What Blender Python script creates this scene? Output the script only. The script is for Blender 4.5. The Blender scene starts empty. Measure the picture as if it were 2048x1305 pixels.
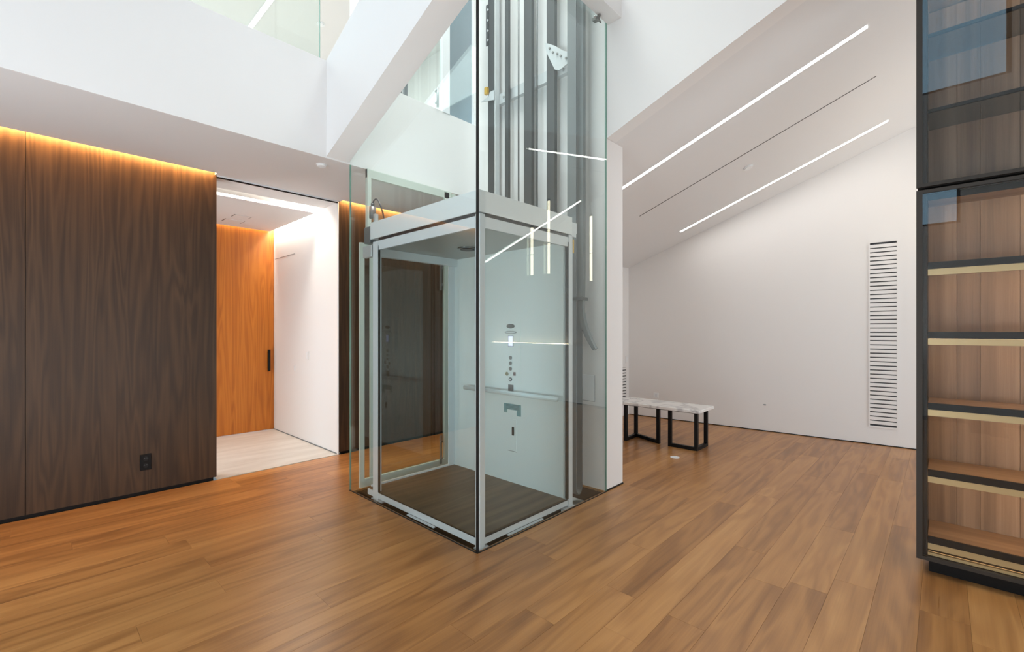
import bpy, bmesh, math, random
from mathutils import Vector, Matrix
random.seed(7)
C = bpy.context.scene
COL = C.collection

# ------------------------------------------------------------------ camera
cam = bpy.data.cameras.new('camera')
cam.sensor_fit = 'HORIZONTAL'; cam.sensor_width = 36.0
cam.lens = 915.4 / 2048 * 36.0
cam.shift_y = (661 - 652.5) / 2048
cam.clip_start = 0.02
cam_o = bpy.data.objects.new('camera', cam); COL.objects.link(cam_o)
cam_o.location = (0, 0, 1.4)
cam_o.rotation_euler = (math.radians(90), 0, math.radians(43.28 - 90))
C.camera = cam_o

# ------------------------------------------------------------------ world, lights, exposure
C.view_settings.view_transform = 'Standard'
C.view_settings.look = 'None'
C.view_settings.exposure = -0.07
C.view_settings.gamma = 1.0
C.view_settings.use_curve_mapping = False
C.cycles.use_denoising = True
C.cycles.max_bounces = 12
C.cycles.diffuse_bounces = 6
C.cycles.glossy_bounces = 6
C.cycles.transparent_max_bounces = 32
C.cycles.caustics_reflective = False
C.cycles.caustics_refractive = False
C.cycles.sample_clamp_indirect = 6.0

w = bpy.data.worlds.new('dusk_sky'); C.world = w; w.use_nodes = True
bg = w.node_tree.nodes['Background']
bg.inputs['Color'].default_value = (0.50, 0.74, 1.0, 1); bg.inputs['Strength'].default_value = 3.2


def area(name, loc, rot, sx, sy, watts, color=(1, 1, 1), spread=180):
    l = bpy.data.lights.new(name, 'AREA'); l.shape = 'RECTANGLE'
    l.size = sx; l.size_y = sy; l.energy = watts; l.color = color; l.spread = math.radians(spread)
    o = bpy.data.objects.new(name, l); COL.objects.link(o)
    o.location = loc; o.rotation_euler = rot
    return o


R = math.radians
# added overhead fill below the closed atrium ceiling, out of view
area('atrium_fill', (-0.2, 0.2, 7.10), (0, 0, 0), 3.2, 3.2, 30, (1.0, 0.97, 0.93))
area('shaft_fill', (2.7, 2.95, 7.10), (0, 0, 0), 1.3, 1.4, 82, (0.99, 1.0, 0.98), 80)  # added fill that brightens the inside of the shaft from above
# added low fill lights at the ends of both rooms, out of view
area('fill_light_south', (0.2, -3.4, 0.6), (R(122), 0, 0), 4.6, 1.0, 88, (0.95, 0.975, 1.0))
area('fill_light_west', (-2.50, 2.0, 0.55), (R(146), 0, R(-90)), 2.4, 0.9, 155, (0.84, 0.93, 1.0))
area('fill_light_side_room', (5.3, -3.6, 0.6), (R(107), 0, 0), 3.0, 1.0, 94, (0.80, 0.92, 1.0))
# added fill that brightens the upper floor
area('upper_floor_fill', (0.8, 6.4, 5.72), (0, 0, 0), 5.0, 2.4, 105, (0.96, 1.0, 1.0))
# added fill for the lobby, set on its hidden left side
area('lobby_fill', (0.45, 5.7, 1.3), (R(95), 0, R(-90)), 1.0, 2.4, 27, (0.93, 0.97, 1.0))

# ------------------------------------------------------------------ materials


def lin(c):
    return tuple(((x / 255) / 12.92 if x / 255 <= 0.04045 else (((x / 255) + 0.055) / 1.055) ** 2.4) for x in c) + (1,)


class NT:
    def __init__(s, name):
        s.m = bpy.data.materials.new(name); s.m.use_nodes = True
        s.t = s.m.node_tree; s.n = s.t.nodes; s.l = s.t.links
        s.n.clear()
        s.out = s.n.new('ShaderNodeOutputMaterial')

    def node(s, typ, **kw):
        nd = s.n.new(typ)
        for k, v in kw.items():
            if k.startswith('i_'):
                key = k[2:]
                key = int(key) if key.isdigit() else key
                if hasattr(v, 'is_output') or isinstance(v, bpy.types.NodeSocket):
                    s.l.new(v, nd.inputs[key])
                else:
                    nd.inputs[key].default_value = v
            else:
                setattr(nd, k, v)
        return nd

    def math(s, op, a, b=0.0, clamp=False):
        nd = s.n.new('ShaderNodeMath'); nd.operation = op; nd.use_clamp = clamp
        for i, v in ((0, a), (1, b)):
            if isinstance(v, bpy.types.NodeSocket):
                s.l.new(v, nd.inputs[i])
            else:
                nd.inputs[i].default_value = v
        return nd.outputs[0]


def plain(name, rgb, rough=0.5, metal=0.0, bump=0.0, bscale=300.0, spec=0.5, var=0.0):
    t = NT(name)
    b = t.node('ShaderNodeBsdfPrincipled')
    b.inputs['Base Color'].default_value = lin(rgb)
    b.inputs['Roughness'].default_value = rough
    b.inputs['Metallic'].default_value = metal
    b.inputs['Specular IOR Level'].default_value = spec
    tc = t.node('ShaderNodeTexCoord')
    nz = t.node('ShaderNodeTexNoise', i_Scale=bscale)
    nz.inputs['Detail'].default_value = 3
    t.l.new(tc.outputs['Object'], nz.inputs['Vector'])
    if bump:
        bp = t.node('ShaderNodeBump'); bp.inputs['Strength'].default_value = bump; bp.inputs['Distance'].default_value = 0.002
        t.l.new(nz.outputs['Fac'], bp.inputs['Height']); t.l.new(bp.outputs[0], b.inputs['Normal'])
    mr = t.node('ShaderNodeMapRange')
    mr.inputs['To Min'].default_value = max(0, rough - 0.05); mr.inputs['To Max'].default_value = min(1, rough + 0.05)
    t.l.new(nz.outputs['Fac'], mr.inputs['Value']); t.l.new(mr.outputs[0], b.inputs['Roughness'])
    t.l.new(b.outputs[0], t.out.inputs['Surface'])
    return t.m


def emit(name, rgb, strength):
    t = NT(name)
    e = t.node('ShaderNodeEmission'); e.inputs['Color'].default_value = lin(rgb); e.inputs['Strength'].default_value = strength
    t.l.new(e.outputs[0], t.out.inputs['Surface'])
    return t.m


def glass(name, tint, refl=1.0, f0=0.045):
    """flat architectural glazing: tinted see-through face with angle-dependent mirror reflection"""
    t = NT(name)
    tr = t.node('ShaderNodeBsdfTransparent'); tr.inputs['Color'].default_value = tuple(tint) + (1,)
    gl = t.node('ShaderNodeBsdfGlossy'); gl.inputs['Roughness'].default_value = 0.0
    gl.inputs['Color'].default_value = (0.95, 1.0, 0.99, 1)
    lw = t.node('ShaderNodeLayerWeight'); lw.inputs['Blend'].default_value = 0.5
    p5 = t.math('POWER', lw.outputs['Facing'], 5.0)
    f = t.math('ADD', t.math('MULTIPLY', p5, (1 - f0) * refl), f0 * refl, clamp=True)
    mx = t.node('ShaderNodeMixShader')
    t.l.new(f, mx.inputs[0]); t.l.new(tr.outputs[0], mx.inputs[1]); t.l.new(gl.outputs[0], mx.inputs[2])
    t.l.new(mx.outputs[0], t.out.inputs['Surface'])
    return t.m


def wood(name, cols, axis=2, ring=26.0, across=5.0, along=0.55, fibre=140.0, rough=0.4, contrast=1.0, tone=0.0, spec=0.4, streak=1.0, coat=0.0):
    """procedural veneer; cols = list of (position, rgb) from dark to light; axis = grain direction"""
    t = NT(name)
    tc = t.node('ShaderNodeTexCoord'); oi = t.node('ShaderNodeObjectInfo')
    off = t.node('ShaderNodeCombineXYZ')
    for k, f in ((0, 37.0), (1, 91.0), (2, 53.0)):
        t.l.new(t.math('MULTIPLY', oi.outputs['Random'], f), off.inputs[k])
    add = t.node('ShaderNodeVectorMath', operation='ADD')
    t.l.new(tc.outputs['Object'], add.inputs[0]); t.l.new(off.outputs[0], add.inputs[1])

    def scaled(a, g):
        mp = t.node('ShaderNodeMapping')
        sc = [a, a, a]; sc[axis] = g
        mp.inputs['Scale'].default_value = sc
        t.l.new(add.outputs[0], mp.inputs['Vector'])
        return mp.outputs[0]
    n1 = t.node('ShaderNodeTexNoise'); n1.inputs['Scale'].default_value = 1; n1.inputs['Detail'].default_value = 2.5; n1.inputs['Distortion'].default_value = 0.35
    t.l.new(scaled(across, along), n1.inputs['Vector'])
    rings = t.math('SINE', t.math('MULTIPLY', n1.outputs['Fac'], ring))
    rings = t.math('MULTIPLY_ADD', rings, 0.5); t.n[-1].inputs[2].default_value = 0.5
    n2 = t.node('ShaderNodeTexNoise'); n2.inputs['Scale'].default_value = 1; n2.inputs['Detail'].default_value = 4
    t.l.new(scaled(fibre, 3.0), n2.inputs['Vector'])
    n3 = t.node('ShaderNodeTexNoise'); n3.inputs['Scale'].default_value = 1; n3.inputs['Detail'].default_value = 3
    t.l.new(scaled(across * 2.6, 0.3), n3.inputs['Vector'])
    s = t.math('ADD', t.math('MULTIPLY', rings, 0.22 * contrast), t.math('MULTIPLY', n2.outputs['Fac'], 0.30 * contrast))
    s = t.math('ADD', s, t.math('MULTIPLY', n3.outputs['Fac'], 0.55 * streak))
    s = t.math('ADD', s, t.math('MULTIPLY', oi.outputs['Random'], tone))
    s = t.math('SUBTRACT', s, 0.11 * contrast + 0.15 * contrast + 0.275 * streak + 0.5 * tone - 0.5)
    cr = t.node('ShaderNodeValToRGB')
    el = cr.color_ramp.elements
    el[0].position = cols[0][0]; el[0].color = lin(cols[0][1])
    el[1].position = cols[-1][0]; el[1].color = lin(cols[-1][1])
    for p, c in cols[1:-1]:
        e = el.new(p); e.color = lin(c)
    t.l.new(s, cr.inputs['Fac'])
    b = t.node('ShaderNodeBsdfPrincipled')
    b.inputs['Specular IOR Level'].default_value = spec
    b.inputs['Coat Weight'].default_value = coat; b.inputs['Coat Roughness'].default_value = 0.25
    t.l.new(cr.outputs[0], b.inputs['Base Color'])
    mr = t.node('ShaderNodeMapRange'); mr.inputs['To Min'].default_value = rough - 0.06; mr.inputs['To Max'].default_value = rough + 0.08
    t.l.new(n2.outputs['Fac'], mr.inputs['Value']); t.l.new(mr.outputs[0], b.inputs['Roughness'])
    bp = t.node('ShaderNodeBump'); bp.inputs['Strength'].default_value = 0.08; bp.inputs['Distance'].default_value = 0.001
    t.l.new(n2.outputs['Fac'], bp.inputs['Height']); t.l.new(bp.outputs[0], b.inputs['Normal'])
    t.l.new(b.outputs[0], t.out.inputs['Surface'])
    return t.m


M = {}
M['paint'] = plain('white_wall_paint', (232, 231, 230), 0.75, bump=0.05, bscale=220)
M['ceil'] = plain('white_ceiling_paint', (226, 226, 226), 0.85, bump=0.05, bscale=220)
M['gloss_white'] = plain('white_lacquer', (235, 238, 240), 0.28)
M['laminate'] = plain('white_cab_laminate', (236, 239, 239), 0.32)
M['alu'] = plain('white_aluminium', (222, 226, 230), 0.35)
M['cabgrey'] = plain('grey_cab_ceiling', (168, 171, 169), 0.4)
M['sage'] = plain('pale_green_frame', (205, 215, 205), 0.4)
M['black'] = plain('black_metal', (12, 12, 13), 0.45, spec=0.25)
M['blackgloss'] = plain('black_bronze', (26, 23, 20), 0.5, spec=0.3)
M['bronze_dark'] = plain('dark_bronze_frame', (56, 51, 46), 0.5, spec=0.3)
M['rubber'] = plain('black_rubber', (10, 10, 10), 0.6)
M['darkwood'] = wood('dark_cab_floor_wood', [(0.2, (70, 56, 44)), (0.5, (100, 80, 62)), (0.85, (128, 104, 82))], axis=0, rough=0.45)
M['rail'] = plain('dark_steel', (52, 56, 58), 0.5, metal=0.1)
M['railgrey'] = plain('grey_steel', (120, 128, 132), 0.42, metal=0.4)
M['galv'] = plain('galvanised_steel', (200, 204, 206), 0.4, metal=0.3)
M['steel'] = plain('brushed_steel', (150, 150, 148), 0.3, metal=0.9)
M['brass'] = plain('aged_brass', (140, 130, 80), 0.35, metal=0.7)
M['bronze'] = plain('champagne_metal', (214, 188, 138), 0.35, metal=0.5)
M['redbtn'] = plain('dark_red_plastic', (80, 34, 30), 0.4)
M['belt'] = plain('grey_flat_cable', (110, 116, 118), 0.5)
M['teal'] = plain('teal_sticker', (120, 160, 165), 0.5)
M['teal_print'] = plain('teal_print', (80, 112, 120), 0.6)
M['cert'] = plain('dark_plate', (40, 42, 46), 0.4)
M['cert_print'] = plain('plate_print', (96, 84, 86), 0.5)
M['yellow'] = plain('yellow_tag', (206, 162, 40), 0.5)
M['marble'] = None
M['concrete'] = plain('grey_concrete', (150, 152, 150), 0.8, bump=0.1, bscale=60)
M['pit'] = plain('pit_dark', (24, 26, 24), 0.8)
M['bluepanel'] = plain('blue_grey_panel', (128, 144, 152), 0.25)
M['walnut'] = wood('walnut_veneer', [(0.12, (40, 27, 18)), (0.4, (65, 46, 31)), (0.62, (79, 57, 39)), (0.92, (99, 73, 50))], axis=2, rough=0.42, ring=62, across=6.5, along=0.42, fibre=190, contrast=1.05, streak=0.9)
M['orange'] = wood('orange_door_veneer', [(0.15, (152, 84, 24)), (0.45, (182, 105, 32)), (0.65, (194, 117, 40)), (0.9, (208, 134, 54))], axis=2, rough=0.4, ring=60, across=6.5, along=0.45, fibre=190, contrast=1.0)
M['cabwood'] = wood('cabinet_walnut', [(0.1, (98, 76, 60)), (0.4, (132, 106, 84)), (0.6, (150, 122, 98)), (0.92, (178, 150, 124))], axis=2, rough=0.45, ring=20, across=7, along=0.3, streak=1.3, tone=0.3)
M['shelfwood'] = wood('shelf_walnut', [(0.1, (110, 82, 60)), (0.5, (150, 116, 86)), (0.92, (180, 146, 112))], axis=1, rough=0.4, ring=20, across=7, along=0.3)
M['plank'] = wood('oiled_hardwood_plank', [(0.05, (100, 66, 38)), (0.3, (142, 97, 55)), (0.5, (166, 117, 68)), (0.7, (182, 132, 79)), (0.97, (207, 158, 104))], axis=0, rough=0.30, ring=34, across=6, along=0.75, tone=0.24, spec=0.45, contrast=0.8, streak=0.9)
M['subfloor'] = plain('dark_subfloor', (60, 40, 26), 0.7)
M['shaft_glass'] = glass('shaft_glass', (0.964, 0.992, 0.984), 1.1)
M['cab_glass'] = glass('cab_glass', (0.94, 0.975, 0.978), 0.25)
M['cabinet_glass'] = glass('smoked_cabinet_glass', (0.95, 0.955, 0.96), 0.7)
M['smoked_glass'] = glass('smoked_shelf_glass', (0.62, 0.63, 0.63), 1.0)
M['clear_glass'] = glass('clear_glass', (0.95, 0.985, 0.975), 1.0)
M['glass_edge'] = plain('glass_edge_green', (120, 165, 150), 0.2)
M['led_white'] = emit('led_white', (255, 250, 244), 26)
M['led_warm'] = emit('led_amber', (255, 194, 118), 215)
M['led_vest'] = emit('led_warm_white', (255, 243, 228), 84)
M['led_shelf'] = emit('led_shelf', (255, 224, 184), 34)
M['led_dim'] = emit('led_shelf_dim', (255, 200, 130), 1.6)
M['led_pend'] = emit('led_pendant', (255, 240, 214), 14)
M['screen'] = emit('lit_screen', (214, 214, 255), 1.5)


def marble():
    t = NT('white_marble')
    b = t.node('ShaderNodeBsdfPrincipled'); b.inputs['Roughness'].default_value = 0.15
    tc = t.node('ShaderNodeTexCoord')
    n = t.node('ShaderNodeTexNoise'); n.inputs['Scale'].default_value = 1.6; n.inputs['Detail'].default_value = 3; n.inputs['Distortion'].default_value = 1.0
    t.l.new(tc.outputs['Object'], n.inputs['Vector'])
    cr = t.node('ShaderNodeValToRGB'); e = cr.color_ramp.elements
    e[0].position = 0.47; e[0].color = lin((236, 236, 234)); e[1].position = 0.53; e[1].color = lin((236, 236, 234))
    k = e.new(0.5); k.color = lin((196, 196, 198))
    t.l.new(n.outputs['Fac'], cr.inputs['Fac']); t.l.new(cr.outputs[0], b.inputs['Base Color'])
    t.l.new(b.outputs[0], t.out.inputs['Surface'])
    return t.m


M['marble'] = marble()


def stone():
    t = NT('pale_limestone')
    b = t.node('ShaderNodeBsdfPrincipled'); b.inputs['Roughness'].default_value = 0.35
    tc = t.node('ShaderNodeTexCoord'); mp = t.node('ShaderNodeMapping'); mp.inputs['Scale'].default_value = (1.2, 7, 1)
    t.l.new(tc.outputs['Object'], mp.inputs['Vector'])
    n = t.node('ShaderNodeTexNoise'); n.inputs['Scale'].default_value = 1.2; n.inputs['Detail'].default_value = 5
    t.l.new(mp.outputs[0], n.inputs['Vector'])
    cr = t.node('ShaderNodeValToRGB'); e = cr.color_ramp.elements
    e[0].position = 0.3; e[0].color = lin((212, 204, 192)); e[1].position = 0.7; e[1].color = lin((232, 226, 216))
    t.l.new(n.outputs['Fac'], cr.inputs['Fac']); t.l.new(cr.outputs[0], b.inputs['Base Color'])
    t.l.new(b.outputs[0], t.out.inputs['Surface'])
    return t.m


M['stone'] = stone()

# ------------------------------------------------------------------ helpers


def adopt(o, parent):
    if parent is not None:
        o.parent = parent
        o.matrix_parent_inverse = Matrix.Identity(4)
        o.location = Vector(o.location) - world_loc(parent)


def world_loc(o):
    v = Vector(o.location)
    while o.parent is not None:
        o = o.parent; v = v + Vector(o.location)
    return v


def tag(o, label=None, cat=None, group=None, kind=None):
    if label: o['label'] = label
    if cat: o['category'] = cat
    if group: o['group'] = group
    if kind: o['kind'] = kind
    return o


def thing(name, loc, label, cat, group=None):
    o = bpy.data.objects.new(name, None); o.empty_display_size = 0.1
    COL.objects.link(o); o.location = loc
    return tag(o, label, cat, group)


def from_bm(name, bm, mat, parent=None, smooth=False, origin=None):
    """bmesh in world coordinates -> object with its origin at the mesh's centre"""
    if origin is None:
        xs = [v.co for v in bm.verts]
        lo = Vector([min(c[i] for c in xs) for i in range(3)]); hi = Vector([max(c[i] for c in xs) for i in range(3)])
        origin = (lo + hi) / 2
    origin = Vector(origin)
    bmesh.ops.translate(bm, verts=bm.verts, vec=-origin)
    bmesh.ops.recalc_face_normals(bm, faces=bm.faces)
    me = bpy.data.meshes.new(name); bm.to_mesh(me); bm.free()
    if smooth:
        for p in me.polygons: p.use_smooth = True
    o = bpy.data.objects.new(name, me); COL.objects.link(o)
    if mat is not None: me.materials.append(M[mat] if isinstance(mat, str) else mat)
    o.location = origin
    adopt(o, parent)
    return o


def add_box(bm, lo, hi, bevel=0.0):
    x0, y0, z0 = lo; x1, y1, z1 = hi
    vs = [bm.verts.new(p) for p in ((x0, y0, z0), (x1, y0, z0), (x1, y1, z0), (x0, y1, z0), (x0, y0, z1), (x1, y0, z1), (x1, y1, z1), (x0, y1, z1))]
    fs = [bm.faces.new([vs[i] for i in f]) for f in ((0, 3, 2, 1), (4, 5, 6, 7), (0, 1, 5, 4), (1, 2, 6, 5), (2, 3, 7, 6), (3, 0, 4, 7))]
    if bevel:
        es = list({e for f in fs for e in f.edges})
        bmesh.ops.bevel(bm, geom=es, offset=bevel, segments=1, affect='EDGES', clamp_overlap=True)


def box(name, lo, hi, mat, parent=None, bevel=0.0):
    bm = bmesh.new(); add_box(bm, [min(a, b) for a, b in zip(lo, hi)], [max(a, b) for a, b in zip(lo, hi)], bevel)
    return from_bm(name, bm, mat, parent)


def boxes(name, lst, mat, parent=None, bevel=0.0):
    bm = bmesh.new()
    for lo, hi in lst: add_box(bm, lo, hi, bevel)
    return from_bm(name, bm, mat, parent)


def add_prism(bm, base, vec):
    """polygon (list of points) swept along vec"""
    a = [bm.verts.new(p) for p in base]; b = [bm.verts.new(Vector(p) + Vector(vec)) for p in base]
    n = len(base)
    bm.faces.new(a); bm.faces.new(b[::-1])
    for i in range(n): bm.faces.new((a[i], b[i], b[(i + 1) % n], a[(i + 1) % n]))


def prism(name, base, vec, mat, parent=None, smooth=False):
    bm = bmesh.new(); add_prism(bm, base, vec)
    return from_bm(name, bm, mat, parent, smooth)


def disc(name, center, r, thick, axis, mat, parent=None, seg=24, ry=None, bevel=0.0):
    """round or oval plate, centre = middle of the plate, axis 'x','y','z'"""
    bm = bmesh.new(); c = Vector(center); ry = ry or r
    pts = []
    for i in range(seg):
        a = 2 * math.pi * i / seg; u, v = r * math.cos(a), ry * math.sin(a)
        if axis == 'z': pts.append(c + Vector((u, v, -thick / 2)))
        elif axis == 'x': pts.append(c + Vector((-thick / 2, u, v)))
        else: pts.append(c + Vector((u, -thick / 2, v)))
    add_prism(bm, pts, {'z': (0, 0, thick), 'x': (thick, 0, 0), 'y': (0, thick, 0)}[axis])
    if bevel:
        bmesh.ops.bevel(bm, geom=[e for e in bm.edges if len(e.link_faces) == 2 and any(len(f.verts) > 4 for f in e.link_faces)], offset=bevel, segments=2, affect='EDGES')
    return from_bm(name, bm, mat, parent)


def tube(name, pts, r, mat, parent=None, seg=10):
    bm = bmesh.new(); pts = [Vector(p) for p in pts]; rings = []
    for i, p in enumerate(pts):
        d = (pts[min(i + 1, len(pts) - 1)] - pts[max(i - 1, 0)]).normalized()
        u = d.orthogonal().normalized() if i == 0 else (rings_u - d * rings_u.dot(d)).normalized()
        rings_u = u; v = d.cross(u)
        rr = r[i] if isinstance(r, (list, tuple)) else r
        rings.append([bm.verts.new(p + (u * math.cos(2 * math.pi * k / seg) + v * math.sin(2 * math.pi * k / seg)) * rr) for k in range(seg)])
    for a, b in zip(rings, rings[1:]):
        for k in range(seg): bm.faces.new((a[k], a[(k + 1) % seg], b[(k + 1) % seg], b[k]))
    bm.faces.new(rings[0][::-1]); bm.faces.new(rings[-1])
    return from_bm(name, bm, mat, parent, smooth=True)


def struct(o, label=None):
    o['kind'] = 'structure'
    if label: o['label'] = label
    return o


# ------------------------------------------------------------------ key dimensions (metres, camera at x=0 y=0 z=1.4)
WOOD_Y = 4.95                      # walnut wall
SHX0, SHX1, SHY0, SHY1 = 1.943, 3.46, 2.128, 3.796     # glass lift shaft
CEIL = 2.853                       # low ceiling along the walnut wall
ROOF = 7.2
RIDGE_Y, RIDGE_Z = -0.1, 3.07 + 0.378 * 2.23


def slope(y):                      # sloped ceiling of the right-hand room
    return 3.07 + 0.378 * (2.13 - y) if y > RIDGE_Y else RIDGE_Z + 0.341 * (y - RIDGE_Y)


def wallx(y):                      # face of the far right wall
    return 7.16 - 0.073 * y


# ------------------------------------------------------------------ floor with planks
PIT = (1.955, 3.45, 2.142, 3.74)
floor = struct(boxes('floor', [((-3.2, -5.2, -0.22), (8.2, PIT[2], -0.02)), ((-3.2, PIT[2], -0.22), (PIT[0], 4.96, -0.02)),
                               ((PIT[1], PIT[2], -0.22), (8.2, 4.96, -0.02)), ((PIT[0], PIT[3], -0.22), (PIT[1], 4.96, -0.02)),
                               ((PIT[0], PIT[2], -0.22), (PIT[1], PIT[3], -0.16))], 'subfloor'),
               'oiled brown hardwood plank floor')
struct(box('floor_pit', (PIT[0], PIT[2], -0.16), (PIT[1], PIT[3], -0.135), 'concrete'), 'grey concrete bottom of the lift pit')
W = 0.18; GAP = 0.0003
plank_meshes = {}


def plank(x0, x1, y0, y1):
    L, Wd = round(x1 - x0, 3), round(y1 - y0, 3)
    if L < 0.02 or Wd < 0.012: return
    me = plank_meshes.get((L, Wd))
    if me is None:
        bm = bmesh.new(); add_box(bm, (-L / 2 + GAP, -Wd / 2 + GAP, -0.018), (L / 2 - GAP, Wd / 2 - GAP, 0))
        top = [e for e in bm.edges if all(abs(v.co.z) < 1e-6 for v in e.verts)]
        bmesh.ops.bevel(bm, geom=top, offset=0.0004, segments=1, affect='EDGES')
        me = bpy.data.meshes.new('plank'); bm.to_mesh(me); bm.free(); me.materials.append(M['plank'])
        plank_meshes[(L, Wd)] = me
    o = bpy.data.objects.new('plank', me); COL.objects.link(o)
    o.location = ((x0 + x1) / 2, (y0 + y1) / 2, 0)
    adopt(o, floor)


def cut(x0, x1, y0, y1):
    hx0, hx1, hy0, hy1 = PIT[0], PIT[1], PIT[2], PIT[3]
    if x1 <= hx0 or x0 >= hx1 or y1 <= hy0 or y0 >= hy1:
        return plank(x0, x1, y0, y1)
    if y0 < hy0: plank(x0, x1, y0, hy0)
    if y1 > hy1: plank(x0, x1, hy1, y1)
    a, b = max(y0, hy0), min(y1, hy1)
    if x0 < hx0: plank(x0, hx0, a, b)
    if x1 > hx1: plank(hx1, x1, a, b)


y = 4.945
row = 0
while y > -1.6:
    y0 = y - W
    x = -1.6 - random.random() * 1.5
    while x < 7.0:
        L = random.choice((1.0, 1.4, 1.7, 2.0, 2.4))
        xa, xb = max(x, -2.6), min(x + L, wallx(y0) + 0.0)
        if xb > xa: cut(xa, xb, y0, y)
        x += L
    y = y0; row += 1
# the rest of the boards behind the camera, beyond the built planks
struct(boxes('floor_rear', [((-3.0, -5.0, -0.019), (7.5, y, -0.001))], 'plank'), 'plank floor behind the camera')

# ------------------------------------------------------------------ walls and ceilings
struct(boxes('wall_rear', [((-3.2, -5.2, 0), (-3.0, 1.05 - 1.25, 3.1)), ((-3.2, 2.4, 0), (-3.0, 6.0, ROOF)), ((-3.2, -0.2, 0), (-3.0, 2.4, 3.1)),
                           ((-3.2, -5.2, 3.1), (-3.0, -0.75, ROOF)), ((-3.2, -0.75, 3.75), (-3.0, 2.4, 5.25)), ((-3.2, -0.75, 3.1), (-3.0, -0.2, 3.75)),
                           ((-3.2, -0.75, 7.0), (-3.0, 2.4, ROOF))], 'paint'), 'white wall behind the camera with two high windows')
struct(box('wall_front', (-3.2, -5.2, 0), (8.2, -5.0, ROOF), 'paint'), 'white end wall behind the camera')
win = struct(boxes('window_1', [((-3.18, -0.75, 5.25), (-3.04, -0.70, 7.0)), ((-3.18, 2.35, 5.25), (-3.04, 2.4, 7.0)), ((-3.18, -0.7, 5.25), (-3.04, 2.35, 5.3)), ((-3.18, -0.7, 6.95), (-3.04, 2.35, 7.0))], 'black'), 'high window behind the camera')
box('pane', (-3.11, -0.7, 5.3), (-3.10, 2.35, 6.95), 'clear_glass', win)
win = struct(boxes('window_2', [((-3.18, -0.2, 3.1), (-3.04, -0.16, 3.75)), ((-3.18, 2.36, 3.1), (-3.04, 2.4, 3.75)), ((-3.18, -0.16, 3.1), (-3.04, 2.36, 3.14)), ((-3.18, -0.16, 3.71), (-3.04, 2.36, 3.75))], 'black'), 'low strip window behind the camera')
box('pane', (-3.11, -0.16, 3.14), (-3.10, 2.36, 3.71), 'clear_glass', win)
struct(box('ceiling_atrium', (-3.2, -5.2, ROOF), (8.4, 8.4, ROOF + 0.2), 'ceil'), 'high white atrium ceiling')

# walnut panelled wall, doorway between x=1.226 and x=2.41
wl = struct(boxes('wall_left', [((-3.2, 4.98, -0.02), (1.20, 5.14, 3.05)), ((2.44, 4.98, -0.02), (5.2, 5.14, 3.05)), ((1.20, 4.98, 2.90), (2.44, 5.14, 3.05))], 'black'),
            'wall clad in dark walnut veneer panels')
for a, b in ((-2.47, -1.235), (-1.235, -0.003), (-0.003, 1.226), (2.41, 3.432), (3.432, 4.66)):
    box('panel', (a + 0.002, 4.952, 0.028), (b - 0.002, 4.979, 2.93), 'walnut', wl, bevel=0.0008)
struct(box('baseboard_left', (-3.0, 4.962, -0.015), (1.20, 4.979, 0.027), 'black'), 'recessed black shadow gap under the walnut wall')
struct(box('baseboard_left', (2.44, 4.962, -0.015), (4.66, 4.979, 0.027), 'black'), 'recessed black shadow gap under the walnut panel behind the lift')
struct(box('wall_end', (4.66, 3.95, 0), (4.86, 5.0, 3.1), 'paint'), 'white end wall of the passage behind the lift')

# low ceiling along the walnut wall, stopping short of it to leave the light cove
SLAB_T = 3.675
struct(boxes('ceiling_soffit', [((-3.0, SHY1, CEIL), (1.21, 4.885, CEIL + 0.02)), ((1.21, SHY1, CEIL), (2.43, 4.975, CEIL + 0.02)), ((2.43, SHY1, CEIL), (4.66, 4.885, CEIL + 0.02)),
                                ((-3.0, SHY1, CEIL + 0.02), (4.66, 4.87, SLAB_T - 0.02)),
                                ((-3.0, 4.87, 3.06), (4.66, 8.2, SLAB_T - 0.02))], 'ceil'), 'low white ceiling beside the walnut wall')
struct(box('wall_parapet', (-3.0, SHY1 - 0.012, CEIL), (3.46, SHY1, SLAB_T), 'paint'), 'tall white edge of the upper floor')
struct(box('floor_upper', (-3.0, SHY1, SLAB_T - 0.02), (4.66, 8.2, SLAB_T), 'stone'), 'upper floor landing')

# sloped white beam on the left of the lift
s1 = 0.405
struct(prism('trim_1', [(1.736, SHY1 - 0.012, 2.865), (1.736, SHY1 - 0.012, SLAB_T + 0.005), (1.736, -3.6, SLAB_T + 0.42 * (SHY1 + 3.6)), (1.736, -3.6, 2.865 + s1 * (SHY1 + 3.6))], (0.2, 0, 0), 'paint'), 'sloping white beam beside the glass lift shaft')
# bulkhead over the opening to the right-hand room, its lower edge following the sloped ceiling
struct(prism('wall_bulkhead', [(3.46, 2.126, slope(2.13)), (3.46, RIDGE_Y, RIDGE_Z), (3.46, -5.0, slope(-5.0)), (3.46, -5.0, ROOF), (3.46, 2.126, ROOF)], (0.14, 0, 0), 'paint'), 'white bulkhead above the opening to the right-hand room')
struct(box('trim_2', (2.55, 1.985, 4.05), (3.46, 2.115, 4.30), 'paint'), 'short white beam end at the top of the glass shaft')
struct(box('wall_shaft', (3.46, 2.13, 0), (3.735, 3.95, ROOF), 'paint'), 'white wall end to the right of the lift')
struct(box('wall_back', (3.735, 3.812, 0), (7.2, 3.95, 3.2), 'paint'), 'back wall of the right-hand room')
struct(prism('wall_right', [(wallx(-5.0), -5.0, 0), (wallx(3.95), 3.95, 0), (wallx(3.95) + 0.2, 3.95, 0), (wallx(-5.0) + 0.2, -5.0, 0)], (0, 0, 4.2), 'paint'), 'large white wall of the right-hand room')
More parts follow.
